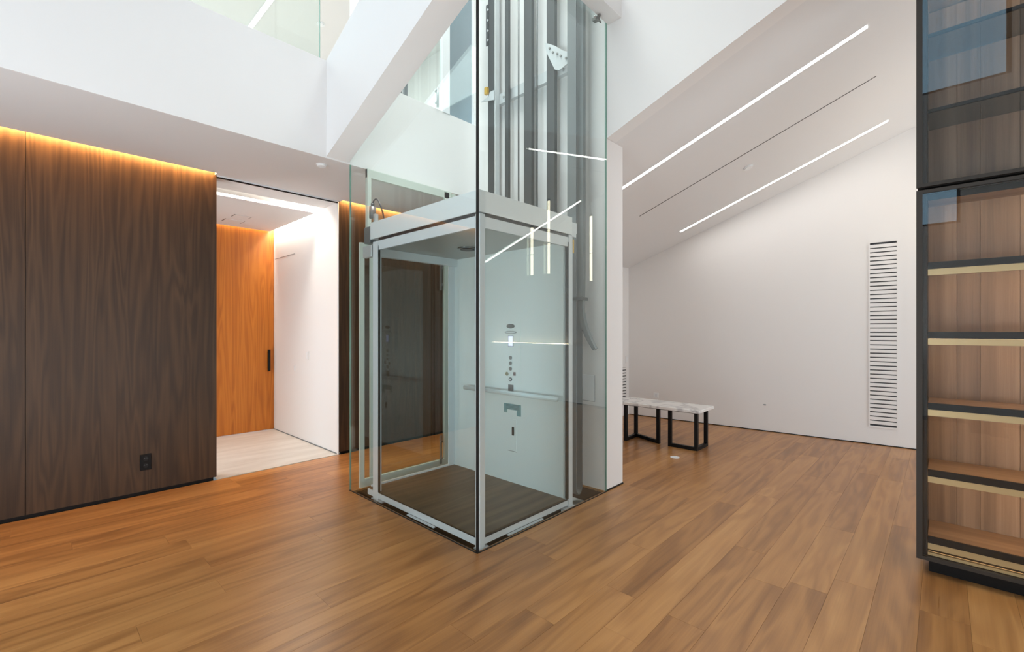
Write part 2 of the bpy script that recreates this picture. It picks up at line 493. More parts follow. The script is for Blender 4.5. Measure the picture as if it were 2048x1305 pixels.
sloped = struct(prism('ceiling_sloped', [(3.60, 3.95, slope(3.95)), (3.60, RIDGE_Y, RIDGE_Z), (3.60, -5.0, slope(-5.0)), (3.60, -5.0, slope(-5.0) + 0.1), (3.60, RIDGE_Y, RIDGE_Z + 0.1), (3.60, 3.95, slope(3.95) + 0.1)], (4.2, 0, 0), 'ceil'), 'sloped ceiling of the right-hand room')
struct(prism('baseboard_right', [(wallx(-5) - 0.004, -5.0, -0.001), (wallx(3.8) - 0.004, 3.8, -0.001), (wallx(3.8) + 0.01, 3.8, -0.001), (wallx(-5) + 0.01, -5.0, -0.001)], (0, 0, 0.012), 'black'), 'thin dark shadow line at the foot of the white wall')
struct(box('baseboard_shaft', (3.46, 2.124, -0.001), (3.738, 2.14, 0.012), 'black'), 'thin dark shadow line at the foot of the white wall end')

# upper floor: room seen over the parapet
UC = 5.8
struct(box('ceiling_upper', (-3.0, SHY1, UC), (4.66, 8.2, UC + 0.1), 'ceil'), 'ceiling of the upper floor')
struct(box('wall_upper', (-3.0, 8.0, SLAB_T), (4.66, 8.2, UC), 'paint'), 'far white wall of the upper floor')
struct(box('wall_upper_end', (4.46, SHY1, SLAB_T), (4.66, 8.0, UC), 'paint'), 'end wall of the upper floor')
struct(box('trim_3', (-3.0, SHY1, UC + 0.1), (4.66, SHY1 + 0.15, ROOF), 'paint'), 'white fascia above the upper floor')
g = thing('glass_guard', (-0.6, 3.83, SLAB_T), 'clear frameless glass guard standing on the white edge of the upper floor', 'guard rail')
for a, b in ((-2.9, -1.35), (-1.34, 0.2), (0.21, 1.70)):
    p = box('glass_pane', (a, 3.825, SLAB_T), (b, 3.837, SLAB_T + 1.07), 'clear_glass', g)
    box('glass_edge', (b - 0.003, 3.8245, SLAB_T), (b + 0.001, 3.8375, SLAB_T + 1.07), 'glass_edge', p)

# ------------------------------------------------------------------ entrance lobby beyond the doorway
struct(boxes('floor_lobby', [((0.3, 5.14, -0.2), (2.41, 7.1, 0.002)), ((1.228, 4.96, -0.2), (2.41, 5.14, 0.002))], 'stone'), 'pale limestone floor of the lobby')
struct(box('wall_lobby', (2.41, 4.979, 0), (2.44, 7.1, 3.0), 'paint'), 'white side wall of the lobby')
struct(box('wall_lobby_left', (0.3, 5.14, 0), (0.4, 7.1, 3.0), 'paint'), 'hidden side wall of the lobby')
struct(boxes('wall_lobby_back', [((0.3, 6.93, 0), (1.0, 7.1, 3.0)), ((1.0, 6.96, 2.92), (2.41, 7.1, 3.0))], 'orange'), 'timber wall at the back of the lobby')
struct(boxes('ceiling_lobby', [((0.4, 5.40, 2.785), (2.345, 6.875, 2.815)), ((0.4, 4.98, 2.84), (2.41, 5.33, 2.87)), ((0.4, 4.98, 2.93), (2.44, 6.96, 2.96))], 'ceil'), 'dropped white ceiling panel of the lobby')
d = struct(box('door_1', (1.0, 6.90, 0.008), (2.405, 6.95, 2.93), 'orange'), 'tall orange-brown veneered door at the back of the lobby')
hd = boxes('door_handle', [((2.318, 6.862, 0.825), (2.35, 6.878, 1.127)), ((2.326, 6.876, 0.86), (2.342, 6.902, 0.88)), ((2.326, 6.876, 1.07), (2.342, 6.902, 1.09))], 'black', d); hd['label'] = 'long black pull handle'
struct(boxes('trim_4', [((2.405, 4.945, 0.0), (2.412, 4.98, CEIL)), ((1.226, 4.945, CEIL - 0.012), (2.41, 4.975, CEIL))], 'alu'), 'thin white edge trim of the doorway')
struct(box('trim_5', (1.226, 4.955, CEIL - 0.022), (2.405, 4.972, CEIL - 0.012), 'black'), 'dark track slot at the head of the doorway')
struct(box('baseboard_lobby', (2.404, 4.985, 0.002), (2.411, 6.9, 0.012), 'railgrey'), 'grey shadow line at the foot of the lobby wall')
# flush hatch in the lobby side wall
struct(box('trim_6', (2.4085, 6.17, 2.400), (2.4105, 6.87, 2.406), 'railgrey'), 'top joint of a flush door in the lobby wall')
t = thing('lobby_cove_light', (2.0, 6.0, 2.8), 'warm white light strips in the cove around the lobby ceiling panel', 'cove light')
box('led_strip', (2.352, 5.36, 2.842), (2.402, 6.87, 2.847), 'led_vest', t)
box('led_strip', (0.6, 6.877, 2.862), (2.345, 6.897, 2.867), 'led_vest', t)
box('led_strip', (0.6, 5.352, 2.862), (2.345, 5.378, 2.867), 'led_vest', t)
for i, (cx, cy, sx, sy, lab) in enumerate(((1.80, 6.55, 0.20, 0.085, 'square outlined ceiling hatch nearest the orange door'), (1.80, 6.22, 0.17, 0.07, 'narrower outlined ceiling hatch farther from the orange door'))):
    v = thing('ceiling_hatch', (cx, cy, 2.785), lab, 'ceiling hatch', 'flush hatches in the lobby ceiling')
    box('lid', (cx - sx / 2, cy - sy, 2.781), (cx + sx / 2, cy + sy, 2.785), 'ceil', v)
    for xx in (cx - sx / 2 - 0.01, cx + sx / 2): box('joint', (xx, cy - sy, 2.783), (xx + 0.01, cy + sy, 2.785), 'railgrey', v)
for (ya, yb, za, zb, lab) in ((5.732, 5.821, 1.03, 1.14, 'white light switch plate, the one nearer the walnut wall, on the lobby side wall'), (6.14, 6.19, 0.855, 0.95, 'small white switch plate, nearer the orange door, on the lobby side wall')):
    v = thing('light_switch', (2.41, (ya + yb) / 2, (za + zb) / 2), lab, 'light switch', 'switches on the lobby wall')
    box('plate', (2.404, ya, za), (2.4095, yb, zb), 'paint', v, bevel=0.001)
    box('rocker', (2.400, ya + 0.022, za + 0.015), (2.404, yb - 0.022, zb - 0.015), 'gloss_white', v)

# ------------------------------------------------------------------ amber cove light over the walnut wall
for xa, xb, lab in ((-2.95, 1.205, 'amber light strip in the cove above the wide walnut wall'), (2.435, 4.6, 'amber light strip in the cove above the walnut panels behind the lift')):
    t = thing('cove_light', ((xa + xb) / 2, 4.92, CEIL + 0.03), lab, 'cove light', 'amber cove lights over the walnut wall')
    box('led_strip', (xa, 4.898, CEIL + 0.045), (xb, 4.916, CEIL + 0.05), 'led_warm', t)
    box('channel', (xa, 4.872, CEIL + 0.051), (xb, 4.945, CEIL + 0.056), 'alu', t)

# black socket on the walnut wall
t = thing('wall_outlet', (0.70, 4.95, 0.276), 'black double socket low on the walnut wall left of the doorway', 'outlet')
box('plate', (0.661, 4.943, 0.208), (0.738, 4.952, 0.344), 'black', t, bevel=0.002)
for z in (0.247, 0.305):
    r_ = disc('receptacle', (0.70, 4.942, z), 0.017, 0.004, 'y', 'rubber', t, ry=0.02)
    boxes('slot', [((0.692, 4.9395, z + 0.001), (0.694, 4.941, z + 0.010)), ((0.706, 4.9395, z + 0.001), (0.708, 4.941, z + 0.010))], 'railgrey', r_)


def smoke(loc, r, n, lab, rot=0.0):
    t = thing('smoke_detector', loc, lab, 'smoke detector', 'round ceiling detectors')
    for nm, rr, z0, z1, mt in (('base', r, 0, -0.008, 'gloss_white'), ('cover', r * 0.8, -0.008, -0.018, 'gloss_white')):
        bm = bmesh.new(); pts = [Vector((rr * math.cos(2 * math.pi * i / 28), rr * math.sin(2 * math.pi * i / 28), z1)) for i in range(28)]
        add_prism(bm, pts, (0, 0, z0 - z1))
        bmesh.ops.recalc_face_normals(bm, faces=bm.faces)
        me = bpy.data.meshes.new(nm); bm.to_mesh(me); bm.free(); me.materials.append(M[mt])
        o = bpy.data.objects.new(nm, me); COL.objects.link(o); o.parent = t
    t.rotation_euler = (rot, 0, 0)


smoke((1.776, 3.966, CEIL), 0.045, 0, 'white round detector on the low ceiling between doorway and glass shaft')
smoke((5.65, 1.62, slope(1.62)), 0.055, 0, 'white round detector on the sloped ceiling between the two light lines', math.atan(-0.378))
smoke((2.9, 6.5, UC), 0.055, 0, 'white round detector on the bright upper floor ceiling')


# ------------------------------------------------------------------ linear lights
def sloped_line(x, ya, yb, width, mat, lab, drop=0.002):
    t = thing('linear_light', (x, (ya + yb) / 2, (slope(ya) + slope(yb)) / 2), lab, 'linear light', 'linear lights in the sloped ceiling')
    h = width / 2
    prism('diffuser', [(x - h, ya, slope(ya) - drop), (x + h, ya, slope(ya) - drop), (x + h, yb, slope(yb) - drop), (x - h, yb, slope(yb) - drop)], (0, 0, drop + 0.004), mat, t)
    for sx in (-1, 1):
        xa, xb = sorted((x + sx * h, x + sx * (h + 0.004)))
        prism('frame', [(xa, ya, slope(ya) - drop), (xb, ya, slope(ya) - drop), (xb, yb, slope(yb) - drop), (xa, yb, slope(yb) - drop)], (0, 0, drop + 0.004), 'alu', t)


sloped_line(4.39, 3.2, 0.42, 0.045, 'led_white', 'long glowing white light line in the sloped ceiling, nearer the bulkhead')
sloped_line(6.5, 2.77, 0.44, 0.045, 'led_white', 'glowing white light line in the sloped ceiling, nearer the large white wall')
sloped_line(6.93, -0.55, -3.1, 0.045, 'led_white', 'light line in the far slope of the ceiling, seen only as a reflection')
prism('air_slot', [(5.262, 2.767, slope(2.767) - 0.002), (5.274, 2.767, slope(2.767) - 0.002), (5.296, 0.44, slope(0.44) - 0.002), (5.284, 0.44, slope(0.44) - 0.002)], (0, 0, 0.003), 'cert', sloped)
t = thing('linear_light', (0.9, 6.0, UC), 'white light line in the upper floor ceiling', 'linear light')
box('diffuser', (2.2, 4.0, UC - 0.004), (2.26, 7.9, UC + 0.002), 'led_white', t)
boxes('frame', [((2.194, 4.0, UC - 0.004), (2.2, 7.9, UC + 0.002)), ((2.26, 4.0, UC - 0.004), (2.266, 7.9, UC + 0.002))], 'alu', t)

for x, yy, z0, z1, lab in ((5.34, -0.34, 2.25, 2.98, 'leftmost slim vertical pendant tube mirrored in the shaft glass'), (5.70, -0.30, 2.30, 3.46, 'middle slim vertical pendant tube mirrored in the shaft glass'), (6.42, 0.02, 2.22, 3.29, 'rightmost slim vertical pendant tube mirrored in the shaft glass')):
    t = thing('pendant_light', (x, yy, z0), lab, 'pendant light', 'slim pendant tubes over the right-hand room')
    tube('tube', [(x, yy, z0), (x, yy, z1)], 0.013, 'led_pend', t)
    tube('cap', [(x, yy, z1), (x, yy, z1 + 0.03)], 0.017, 'black', t)
    tube('cord', [(x, yy, z1 + 0.03), (x, yy, slope(yy))], 0.0015, 'black', t, seg=6)
    tube('joint', [(x, yy, z0 + (z1 - z0) * 0.42), (x, yy, z0 + (z1 - z0) * 0.42 + 0.012)], 0.0175, 'black', t)

# ------------------------------------------------------------------ glass lift shaft
TOP = 6.9
sh = thing('glass_shaft', (1.95, 2.14, 0), 'tall clear green-tinted glass enclosure around the lift', 'glass enclosure')
box('glass_pane', (SHX0, SHY0 + 0.004, -0.02), (SHX0 + 0.012, SHY1 - 0.016, TOP), 'shaft_glass', sh)
box('glass_pane', (SHX0 + 0.014, SHY0, -0.02), (SHX1 - 0.004, SHY0 + 0.012, TOP), 'shaft_glass', sh)
box('corner_seam', (SHX0 - 0.001, SHY0 - 0.001, -0.02), (SHX0 + 0.0125, SHY0 + 0.0125, TOP), 'rubber', sh)
box('glass_edge', (SHX1 - 0.0045, SHY0 - 0.0005, 0.0), (SHX1 - 0.001, SHY0 + 0.0125, TOP), 'glass_edge', sh)
e = box('glass_edge', (SHX0 - 0.0005, SHY1 - 0.016, 0.0), (SHX0 + 0.0125, SHY1 - 0.0125, 2.85), 'glass_edge', sh)
box('base_channel', (SHX0 - 0.008, SHY0 - 0.008, -0.018), (SHX0 + 0.001, SHY1 - 0.02, 0.004), 'rubber', sh)
box('base_channel', (SHX0 - 0.008, SHY0 - 0.009, -0.018), (SHX1, SHY0 - 0.001, 0.004), 'rubber', sh)
cl = boxes('glass_clamp', [((3.27, 2.10, 4.005), (3.31, 2.15, 4.03)), ((3.285, 2.085, 4.03), (3.30, 2.11, 4.052))], 'steel', sh)
tube('patch_bolt', [(3.35, 2.118, 4.02), (3.25, 2.118, 4.02)], 0.008, 'steel', sh)

# shaft side: panel cover on the rear wall of the shaft
t = thing('access_panel', (3.46, 2.32, 0.88), 'white flush access cover on the shaft wall beside the grey cable', 'access panel')
box('cover', (3.452, 2.25, 0.77), (3.459, 2.40, 1.0), 'gloss_white', t, bevel=0.002)
boxes('frame', [((3.4575, 2.246, 0.766), (3.4595, 2.404, 0.770)), ((3.4575, 2.246, 0.77), (3.4595, 2.250, 1.0))], 'railgrey', t)

# ------------------------------------------------------------------ guide rails on the shaft wall
gr = thing('guide_rails', (3.4, 2.95, -0.15), 'dark steel lift guide rails and brackets fixed to the shaft wall', 'guide rails')
box('rail', (3.36, 3.41, -0.15), (3.39, 3.51, TOP), 'rail', gr)
box('rail_lip', (3.35, 3.392, -0.15), (3.41, 3.405, TOP), 'galv', gr)
box('rail', (3.36, 3.215, -0.15), (3.39, 3.265, TOP), 'rail', gr)
box('rail', (3.36, 2.905, -0.15), (3.40, 3.003, TOP), 'rail', gr)
box('rail', (3.36, 2.623, -0.15), (3.40, 2.715, TOP), 'rail', gr)
tube('rope', [(3.37, 3.083, -0.15), (3.37, 3.083, TOP)], 0.008, 'rail', gr, seg=8)
tube('rope', [(3.37, 2.843, -0.15), (3.37, 2.843, TOP)], 0.008, 'rail', gr, seg=8)
br = boxes('bracket_bar', [((3.41, 2.445, 3.775), (3.415, 3.46, 3.88)), ((3.415, 2.445, 3.775), (3.458, 3.46, 3.781))], 'galv', gr)
for yy in (3.33, 2.56): disc('bolt', (3.407, yy, 3.83), 0.012, 0.008, 'x', 'steel', br, seg=6)
bm = bmesh.new(); add_prism(bm, [(3.335, 2.72, 4.10), (3.335, 2.60, 4.02), (3.335, 2.50, 3.93), (3.335, 2.445, 3.90), (3.335, 2.445, 3.80), (3.335, 2.55, 3.775), (3.335, 2.60, 3.80), (3.335, 2.70, 4.0)], (0.012, 0, 0))
gus = from_bm('gusset', bm, 'galv', gr)
for yy, zz in ((2.62, 3.965), (2.57, 3.93), (2.53, 3.895), (2.66, 4.02), (2.47, 3.85)): disc('bolt', (3.332, yy, zz), 0.011, 0.01, 'x', 'steel', gus, seg=6)
bm = bmesh.new(); add_prism(bm, [(3.335, 3.60, 3.84), (3.335, 3.40, 3.80), (3.335, 3.40, 3.90), (3.335, 3.46, 3.90), (3.335, 3.48, 3.86)], (0.012, 0, 0)); from_bm('gusset', bm, 'galv', gr)
bm = bmesh.new(); add_prism(bm, [(3.40, 3.53, 3.68), (3.40, 3.46, 3.68), (3.40, 3.46, 3.78), (3.40, 3.53, 3.78)], (0.012, 0, 0)); from_bm('gusset', bm, 'galv', gr)
sp = box('splice_plate', (3.35, 3.50, 4.42), (3.362, 3.535, 4.85), 'rail', gr)
for zz in (4.47, 4.57, 4.68, 4.79): disc('bolt', (3.348, 3.505, zz), 0.012, 0.008, 'x', 'galv', sp, seg=6)
lb = box('oiler', (3.33, 3.50, 3.90), (3.36, 3.54, 3.97), 'yellow', gr)

# travelling flat cable with its loop near the floor and a loose curled end
tc_ = thing('travelling_cable', (3.32, 2.34, 0.0), 'grey flat hanging lift cable with a loop near the floor and a curled end', 'cable')


def ribbon(name, path, width_axis, w0, w1, th, mat, parent):
    """path: list of (a, z, thickness scale); width spans w0..w1 on the other axis"""
    bm = bmesh.new(); rows = []
    for i, (a, z, k) in enumerate(path):
        a0, z0, _ = path[max(i - 1, 0)]; a1, z1, _ = path[min(i + 1, len(path) - 1)]
        d = Vector((a1 - a0, z1 - z0)).normalized(); n = Vector((-d.y, d.x)) * th * k / 2
        row_ = []
        for s_, w_ in ((1, w0), (1, w1), (-1, w1), (-1, w0)):
            p = (a + n.x * s_, z + n.y * s_)
            row_.append(bm.verts.new((p[0], w_, p[1]) if width_axis == 'y' else (w_, p[0], p[1])))
        rows.append(row_)
    for a, b in zip(rows, rows[1:]):
        for k in range(4): bm.faces.new((a[k], a[(k + 1) % 4], b[(k + 1) % 4], b[k]))
    bm.faces.new(rows[0]); bm.faces.new(rows[-1][::-1])
    return from_bm(name, bm, mat, parent)


arc = [(3.345 + 0.045 * math.cos(a), 0.02 - 0.07 * math.sin(a), 1) for a in [math.pi * k / 10 for k in range(11)]]
ribbon('hanging_loop', [(3.39, TOP, 1), (3.39, 2.0, 1)] + arc + [(3.30, 2.0, 1), (3.30, TOP, 1)], 'y', 2.335, 2.43, 0.008, 'belt', tc_)
curl = [(2.305, TOP, 1.0), (2.305, 2.2, 1.0), (2.308, 1.8, 1.0), (2.312, 1.62, 1.0)]
for k in range(1, 13):
    a = k / 12
    curl.append((2.312 - 0.14 * a ** 1.9, 1.62 - 0.385 * a ** 0.92, 1.0 + 0.15 * math.sin(a * 3.14) - 0.6 * max(0, a - 0.6)))
ribbon('curled_end', curl, 'x', 3.33, 3.37, 0.04, 'belt', tc_)
box('clip', (3.29, 2.28, 1.66), (3.40, 2.432, 1.69), 'rail', tc_)

# ------------------------------------------------------------------ lift landing doors (rear of shaft)
ld = struct(boxes('door_2', [((2.03, 3.755, -0.02), (2.07, 3.784, 2.18)), ((2.97, 3.755, -0.02), (3.03, 3.784, CEIL - 0.02)),
                             ((2.094, 3.745, 2.07), (2.13, 3.784, CEIL - 0.005)), ((2.094, 3.755, CEIL - 0.08), (3.06, 3.784, CEIL - 0.005)),
                             ((2.07, 3.755, 2.11), (2.97, 3.784, 2.18)), ((2.07, 3.755, -0.02), (2.97, 3.784, 0.07))], 'sage'), 'glazed landing door at the back of the glass shaft')
box('pane', (2.07, 3.768, 0.07), (2.97, 3.776, 2.11), 'clear_glass', ld)
box('pane', (2.13, 3.768, 2.18), (2.97, 3.776, CEIL - 0.08), 'clear_glass', ld)
box('stile', (2.13, 3.76, 0.07), (2.17, 3.782, 2.11), 'sage', ld)
for za, zb in ((1.81, 2.10), (0.03, 0.32)):
    hg = box('hinge', (2.905, 3.74, za), (2.925, 3.755, zb), 'steel', ld)
    for zz in (za + 0.06, zb - 0.06): disc('bolt', (2.92, 3.736, zz), 0.014, 0.008, 'y', 'steel', hg, seg=8)
box('jamb', (3.07, 3.745, -0.02), (3.11, 3.784, CEIL - 0.02), 'sage', ld)
ud = struct(boxes('door_3', [((2.965, 3.78, SLAB_T), (3.06, 3.83, TOP)), ((3.38, 3.78, SLAB_T), (3.40, 3.83, TOP)), ((2.965, 3.78, UC), (3.40, 3.83, UC + 0.1))], 'gloss_white'), 'glazed landing door of the upper floor')
box('panel', (3.06, 3.80, SLAB_T), (3.38, 3.82, UC), 'bluepanel', ud)
boxes('stile', [((2.465, 3.80, SLAB_T), (2.49, 3.83, UC)), ((2.515, 3.80, SLAB_T), (2.55, 3.83, UC))], 'railgrey', ud)
box('pane', (2.55, 3.81, SLAB_T), (2.965, 3.818, UC), 'clear_glass', ud)
hp = tube('door_pull', [(2.90, 3.78, SLAB_T + 0.02), (2.90, 3.78, SLAB_T + 0.22)], 0.012, 'railgrey', ud)
for zz in (0.07, 0.19): tube('standoff', [(2.90, 3.78, SLAB_T + zz), (2.90, 3.81, SLAB_T + zz)], 0.014, 'railgrey', hp)

# ------------------------------------------------------------------ lift cab
cab = thing('elevator_cab', (2.48, 2.86, 0), 'white framed glass home lift cab with control panel and wood floor', 'elevator')
cx0, cx1, cy0, cy1 = 1.988, 2.985, 2.165, 3.53
box('platform', (cx0 + 0.008, cy0 + 0.008, 0.005), (cx1 - 0.01, cy1 + 0.04, 0.052), 'alu', cab, bevel=0.002)
box('platform_base', (cx0 + 0.05, cy0 + 0.06, -0.12), (cx1 - 0.05, cy1 - 0.05, 0.004), 'cert', cab)
box('floor_board', (cx0 + 0.02, cy0 + 0.02, 0.052), (2.93, cy1 + 0.03, 0.062), 'darkwood', cab)
boxes('sill_guide', [((1.972, 2.62, 0.000), (1.99, 2.95, 0.008))], 'alu', cab)
boxes('sill_guide', [((2.25, 2.148, 0.000), (2.62, 2.166, 0.008))], 'alu', cab)
# posts
box('corner_post', (1.992, 2.160, -0.012), (2.043, 2.205, 2.155), 'alu', cab, bevel=0.004)
box('corner_post', (1.992, 3.40, -0.01), (2.03, 3.48, 2.14), 'alu', cab, bevel=0.004)
box('corner_post', (2.955, 2.160, -0.01), (3.005, 2.20, 2.16), 'alu', cab, bevel=0.004)
boxes('post_foot', [((1.984, 2.15, -0.014), (2.07, 2.21, -0.006))], 'alu', cab)
boxes('post_foot', [((1.984, 3.33, -0.014), (2.03, 3.49, -0.006))], 'alu', cab)
boxes('post_foot', [((2.89, 2.15, -0.014), (3.02, 2.21, -0.006))], 'alu', cab)
box('post_reveal', (2.945, 2.165, 0.06), (2.955, 2.19, 2.10), 'rubber', cab)
box('post_reveal', (1.995, 3.39, 0.06), (2.01, 3.40, 2.10), 'rubber', cab)
# top band and roof
box('header_panel', (1.982, 2.156, 2.162), (1.994, 3.50, 2.302), 'gloss_white', cab)
box('header_panel', (1.994, 2.156, 2.162), (2.99, 2.168, 2.302), 'gloss_white', cab)
box('roof', (1.994, 2.168, 2.165), (2.985, 3.56, 2.18), 'gloss_white', cab)
boxes('track', [((2.00, 2.21, 2.14), (2.03, 3.40, 2.166)), ((2.045, 2.172, 2.14), (2.95, 2.20, 2.166))], 'cert', cab)
boxes('door_header', [((1.995, 2.206, 2.065), (2.015, 3.40, 2.14))], 'alu', cab)
boxes('door_header', [((2.044, 2.168, 2.065), (2.954, 2.188, 2.14))], 'alu', cab)
box('cab_ceiling', (2.02, 2.20, 2.10), (2.93, 3.50, 2.12), 'cabgrey', cab)
fan = disc('ceiling_fan', (2.58, 2.95, 2.095), 0.085, 0.012, 'z', 'steel', cab, seg=32)
disc('fan_hub', (2.58, 2.95, 2.086), 0.06, 0.008, 'z', 'cert', fan, seg=32)
box('rear_header', (2.03, 3.50, 2.03), (2.93, 3.545, 2.10), 'alu', cab)
box('rear_sill', (2.03, 3.55, 0.052), (2.93, 3.575, 0.075), 'alu', cab)
# panes
box('glass_pane', (1.998, 2.206, 0.055), (2.006, 3.40, 2.065), 'cab_glass', cab)
box('glass_pane', (2.044, 2.172, 0.055), (2.945, 2.180, 2.065), 'cab_glass', cab)
box('glass_edge', (2.0, 2.205, 0.05), (2.01, 3.40, 0.055), 'rubber', cab)
box('glass_edge', (2.044, 2.17, 0.05), (2.95, 2.18, 0.055), 'rubber', cab)
# wall with the controls
box('back_wall', (2.93, 2.20, 0.055), (2.965, 3.56, 2.12), 'laminate', cab)
box('rear_return', (2.86, 3.548, 0.055), (2.93, 3.562, 2.03), 'alu', cab)
hr = tube('handrail', [(2.865, 3.32, 0.855), (2.865, 2.21, 0.855)], 0.02, 'gloss_white', cab, seg=16)
for yy in (3.2, 2.32): tube('bracket', [(2.865, yy, 0.855), (2.93, yy, 0.845)], 0.010, 'gloss_white', hr)
X = 2.93
cp = box('control_panel', (X - 0.003, 2.66, 0.935), (X, 2.88, 1.50), 'laminate', cab)
pl = disc('name_plaque', (X - 0.006, 2.771, 1.436), 0.047, 0.005, 'x', 'cert', cp, ry=0.020, seg=32); pl['label'] = 'dark oval plaque'
disc('speaker_slot', (X - 0.005, 2.771, 1.382), 0.070, 0.004, 'x', 'railgrey', cp, ry=0.012, seg=32)
disc('speaker_grille', (X - 0.007, 2.771, 1.382), 0.060, 0.004, 'x', 'alu', cp, ry=0.007, seg=32)
box('screen', (X - 0.007, 2.745, 1.262), (X - 0.003, 2.797, 1.348), 'screen', cp)
boxes('screen_bezel', [((X - 0.006, 2.741, 1.258), (X - 0.003, 2.745, 1.352)), ((X - 0.006, 2.797, 1.258), (X - 0.003, 2.801, 1.352)), ((X - 0.006, 2.745, 1.348), (X - 0.003, 2.797, 1.352)), ((X - 0.006, 2.745, 1.258), (X - 0.003, 2.797, 1.262))], 'railgrey', cp)
for zz in (1.158, 1.109, 1.061): disc('button', (X - 0.007, 2.771, zz), 0.0165, 0.01, 'x', 'steel', cp, seg=20, bevel=0.002)
disc('button', (X - 0.007, 2.814, 1.014), 0.0165, 0.01, 'x', 'brass', cp, seg=20, bevel=0.002)
box('alarm_switch', (X - 0.012, 2.711, 1.003), (X - 0.003, 2.735, 1.034), 'redbtn', cp, bevel=0.002)
kl = disc('key_lock', (X - 0.007, 2.771, 0.968), 0.017, 0.01, 'x', 'cert', cp, seg=20)
disc('lock_core', (X - 0.013, 2.771, 0.968), 0.009, 0.004, 'x', 'alu', kl, seg=16)
cert = box('rating_plate', (X - 0.004, 2.741, 0.862), (X, 2.802, 0.920), 'cert', cab)
boxes('printed_lines', [((X - 0.0048, 2.75, z), (X - 0.004, 2.793, z + 0.003)) for z in (0.908, 0.898, 0.888, 0.878, 0.870)], 'cert_print', cert)
st = boxes('sticker', [((X - 0.002, 2.652, 0.700), (X, 2.857, 0.752)), ((X - 0.002, 2.652, 0.652), (X, 2.700, 0.700)), ((X - 0.002, 2.815, 0.670), (X, 2.857, 0.700))], 'teal', cab)
boxes('printed_lines', [((X - 0.0028, 2.675, z), (X - 0.002, 2.83, z + 0.004)) for z in (0.740, 0.729, 0.718, 0.707)], 'teal_print', st)
hl = box('phone_door', (X - 0.003, 2.705, 0.34), (X, 2.802, 0.62), 'laminate', cab)
box('latch', (X - 0.012, 2.729, 0.478), (X - 0.003, 2.755, 0.552), 'black', hl, bevel=0.004)
boxes('panel_joint', [((X - 0.0036, 2.703, 0.336), (X - 0.0006, 2.804, 0.340))], 'railgrey', hl)
# hardware on the cab roof
jb = tube('junction_box', [(2.06, 3.60, 2.37), (2.06, 3.60, 2.47)], 0.028, 'railgrey', cab, seg=14)
tube('gland', [(2.06, 3.60, 2.47), (2.06, 3.60, 2.50)], 0.015, 'cert', jb)
tube('cable', [(2.06, 3.60, 2.50), (2.065, 3.585, 2.525), (2.07, 3.56, 2.535), (2.075, 3.53, 2.515), (2.08, 3.50, 2.46), (2.085, 3.475, 2.40), (2.09, 3.46, 2.34), (2.09, 3.45, 2.30)], 0.006, 'cert', jb)
box('bracket', (2.05, 3.54, 2.165), (2.08, 3.57, 2.40), 'galv', cab)
box('roller_guide', (1.99, 3.52, 2.14), (2.05, 3.62, 2.28), 'railgrey', cab, bevel=0.004)
boxes('roller_guide', [((1.99, 3.50, 2.02), (2.03, 3.64, 2.12))], 'galv', cab, bevel=0.004)
boxes('roof_bracket', [((2.99, 2.16, 2.18), (3.06, 2.20, 2.265)), ((2.99, 2.16, 2.15), (3.05, 2.20, 2.18))], 'alu', cab)
box('tag', (3.006, 2.16, 2.02), (3.022, 2.165, 2.13), 'yellow', cab)

# ------------------------------------------------------------------ air grilles, sockets and switch in the right-hand room
ang = math.atan(0.073)


def wall_item(o):                  # turn a thing built against x = const so it lies along the far right wall
    o.rotation_euler = (0, 0, ang)


y0 = 0.528
t = thing('air_grille', (wallx(y0), y0, 1.35), 'tall white air grille with many dark slots on the large white wall', 'air vent')
wx = wallx(y0)
box('backing', (wx - 0.003, y0 - 0.126, 0.232), (wx - 0.001, y0 + 0.126, 2.468), 'cert', t)
N = 44; za, zb = 0.222, 2.478; pitch = (zb - za) / N
bm = bmesh.new(); add_box(bm, (-0.004, -0.127, -(pitch - 0.013) / 2), (0.004, 0.127, (pitch - 0.013) / 2), 0.001)
slat_me = bpy.data.meshes.new('slat'); bm.to_mesh(slat_me); bm.free(); slat_me.materials.append(M['paint'])
for i in range(N - 1):
    o = bpy.data.objects.new('slat', slat_me); COL.objects.link(o); o.parent = t
    o.location = Vector((wx - 0.007, y0, za + pitch * (i + 1))) - Vector(t.location)
boxes('frame', [((wx - 0.011, y0 - 0.14, 0.21), (wx - 0.001, y0 - 0.127, 2.49)), ((wx - 0.011, y0 + 0.127, 0.21), (wx - 0.001, y0 + 0.14, 2.49)),
                ((wx - 0.011, y0 - 0.127, 2.47), (wx - 0.001, y0 + 0.127, 2.49)), ((wx - 0.011, y0 - 0.127, 0.21), (wx - 0.001, y0 + 0.127, 0.23))], 'paint', t)
wall_item(t)

t = thing('air_grille', (6.75, 3.812, 0.53), 'small white slotted air grille on the back wall behind the marble table', 'air vent')
box('backing', (6.5, 3.809, 0.27), (6.79, 3.811, 0.79), 'cert', t)
bm = bmesh.new(); add_box(bm, (-0.145, -0.004, -0.016), (0.145, 0.004, 0.016), 0.001)
me2 = bpy.data.meshes.new('slat'); bm.to_mesh(me2); bm.free(); me2.materials.append(M['paint'])
for i in range(11):
    o = bpy.data.objects.new('slat', me2); COL.objects.link(o); o.parent = t
    o.location = Vector((6.645, 3.805, 0.29 + i * 0.048)) - Vector(t.location)

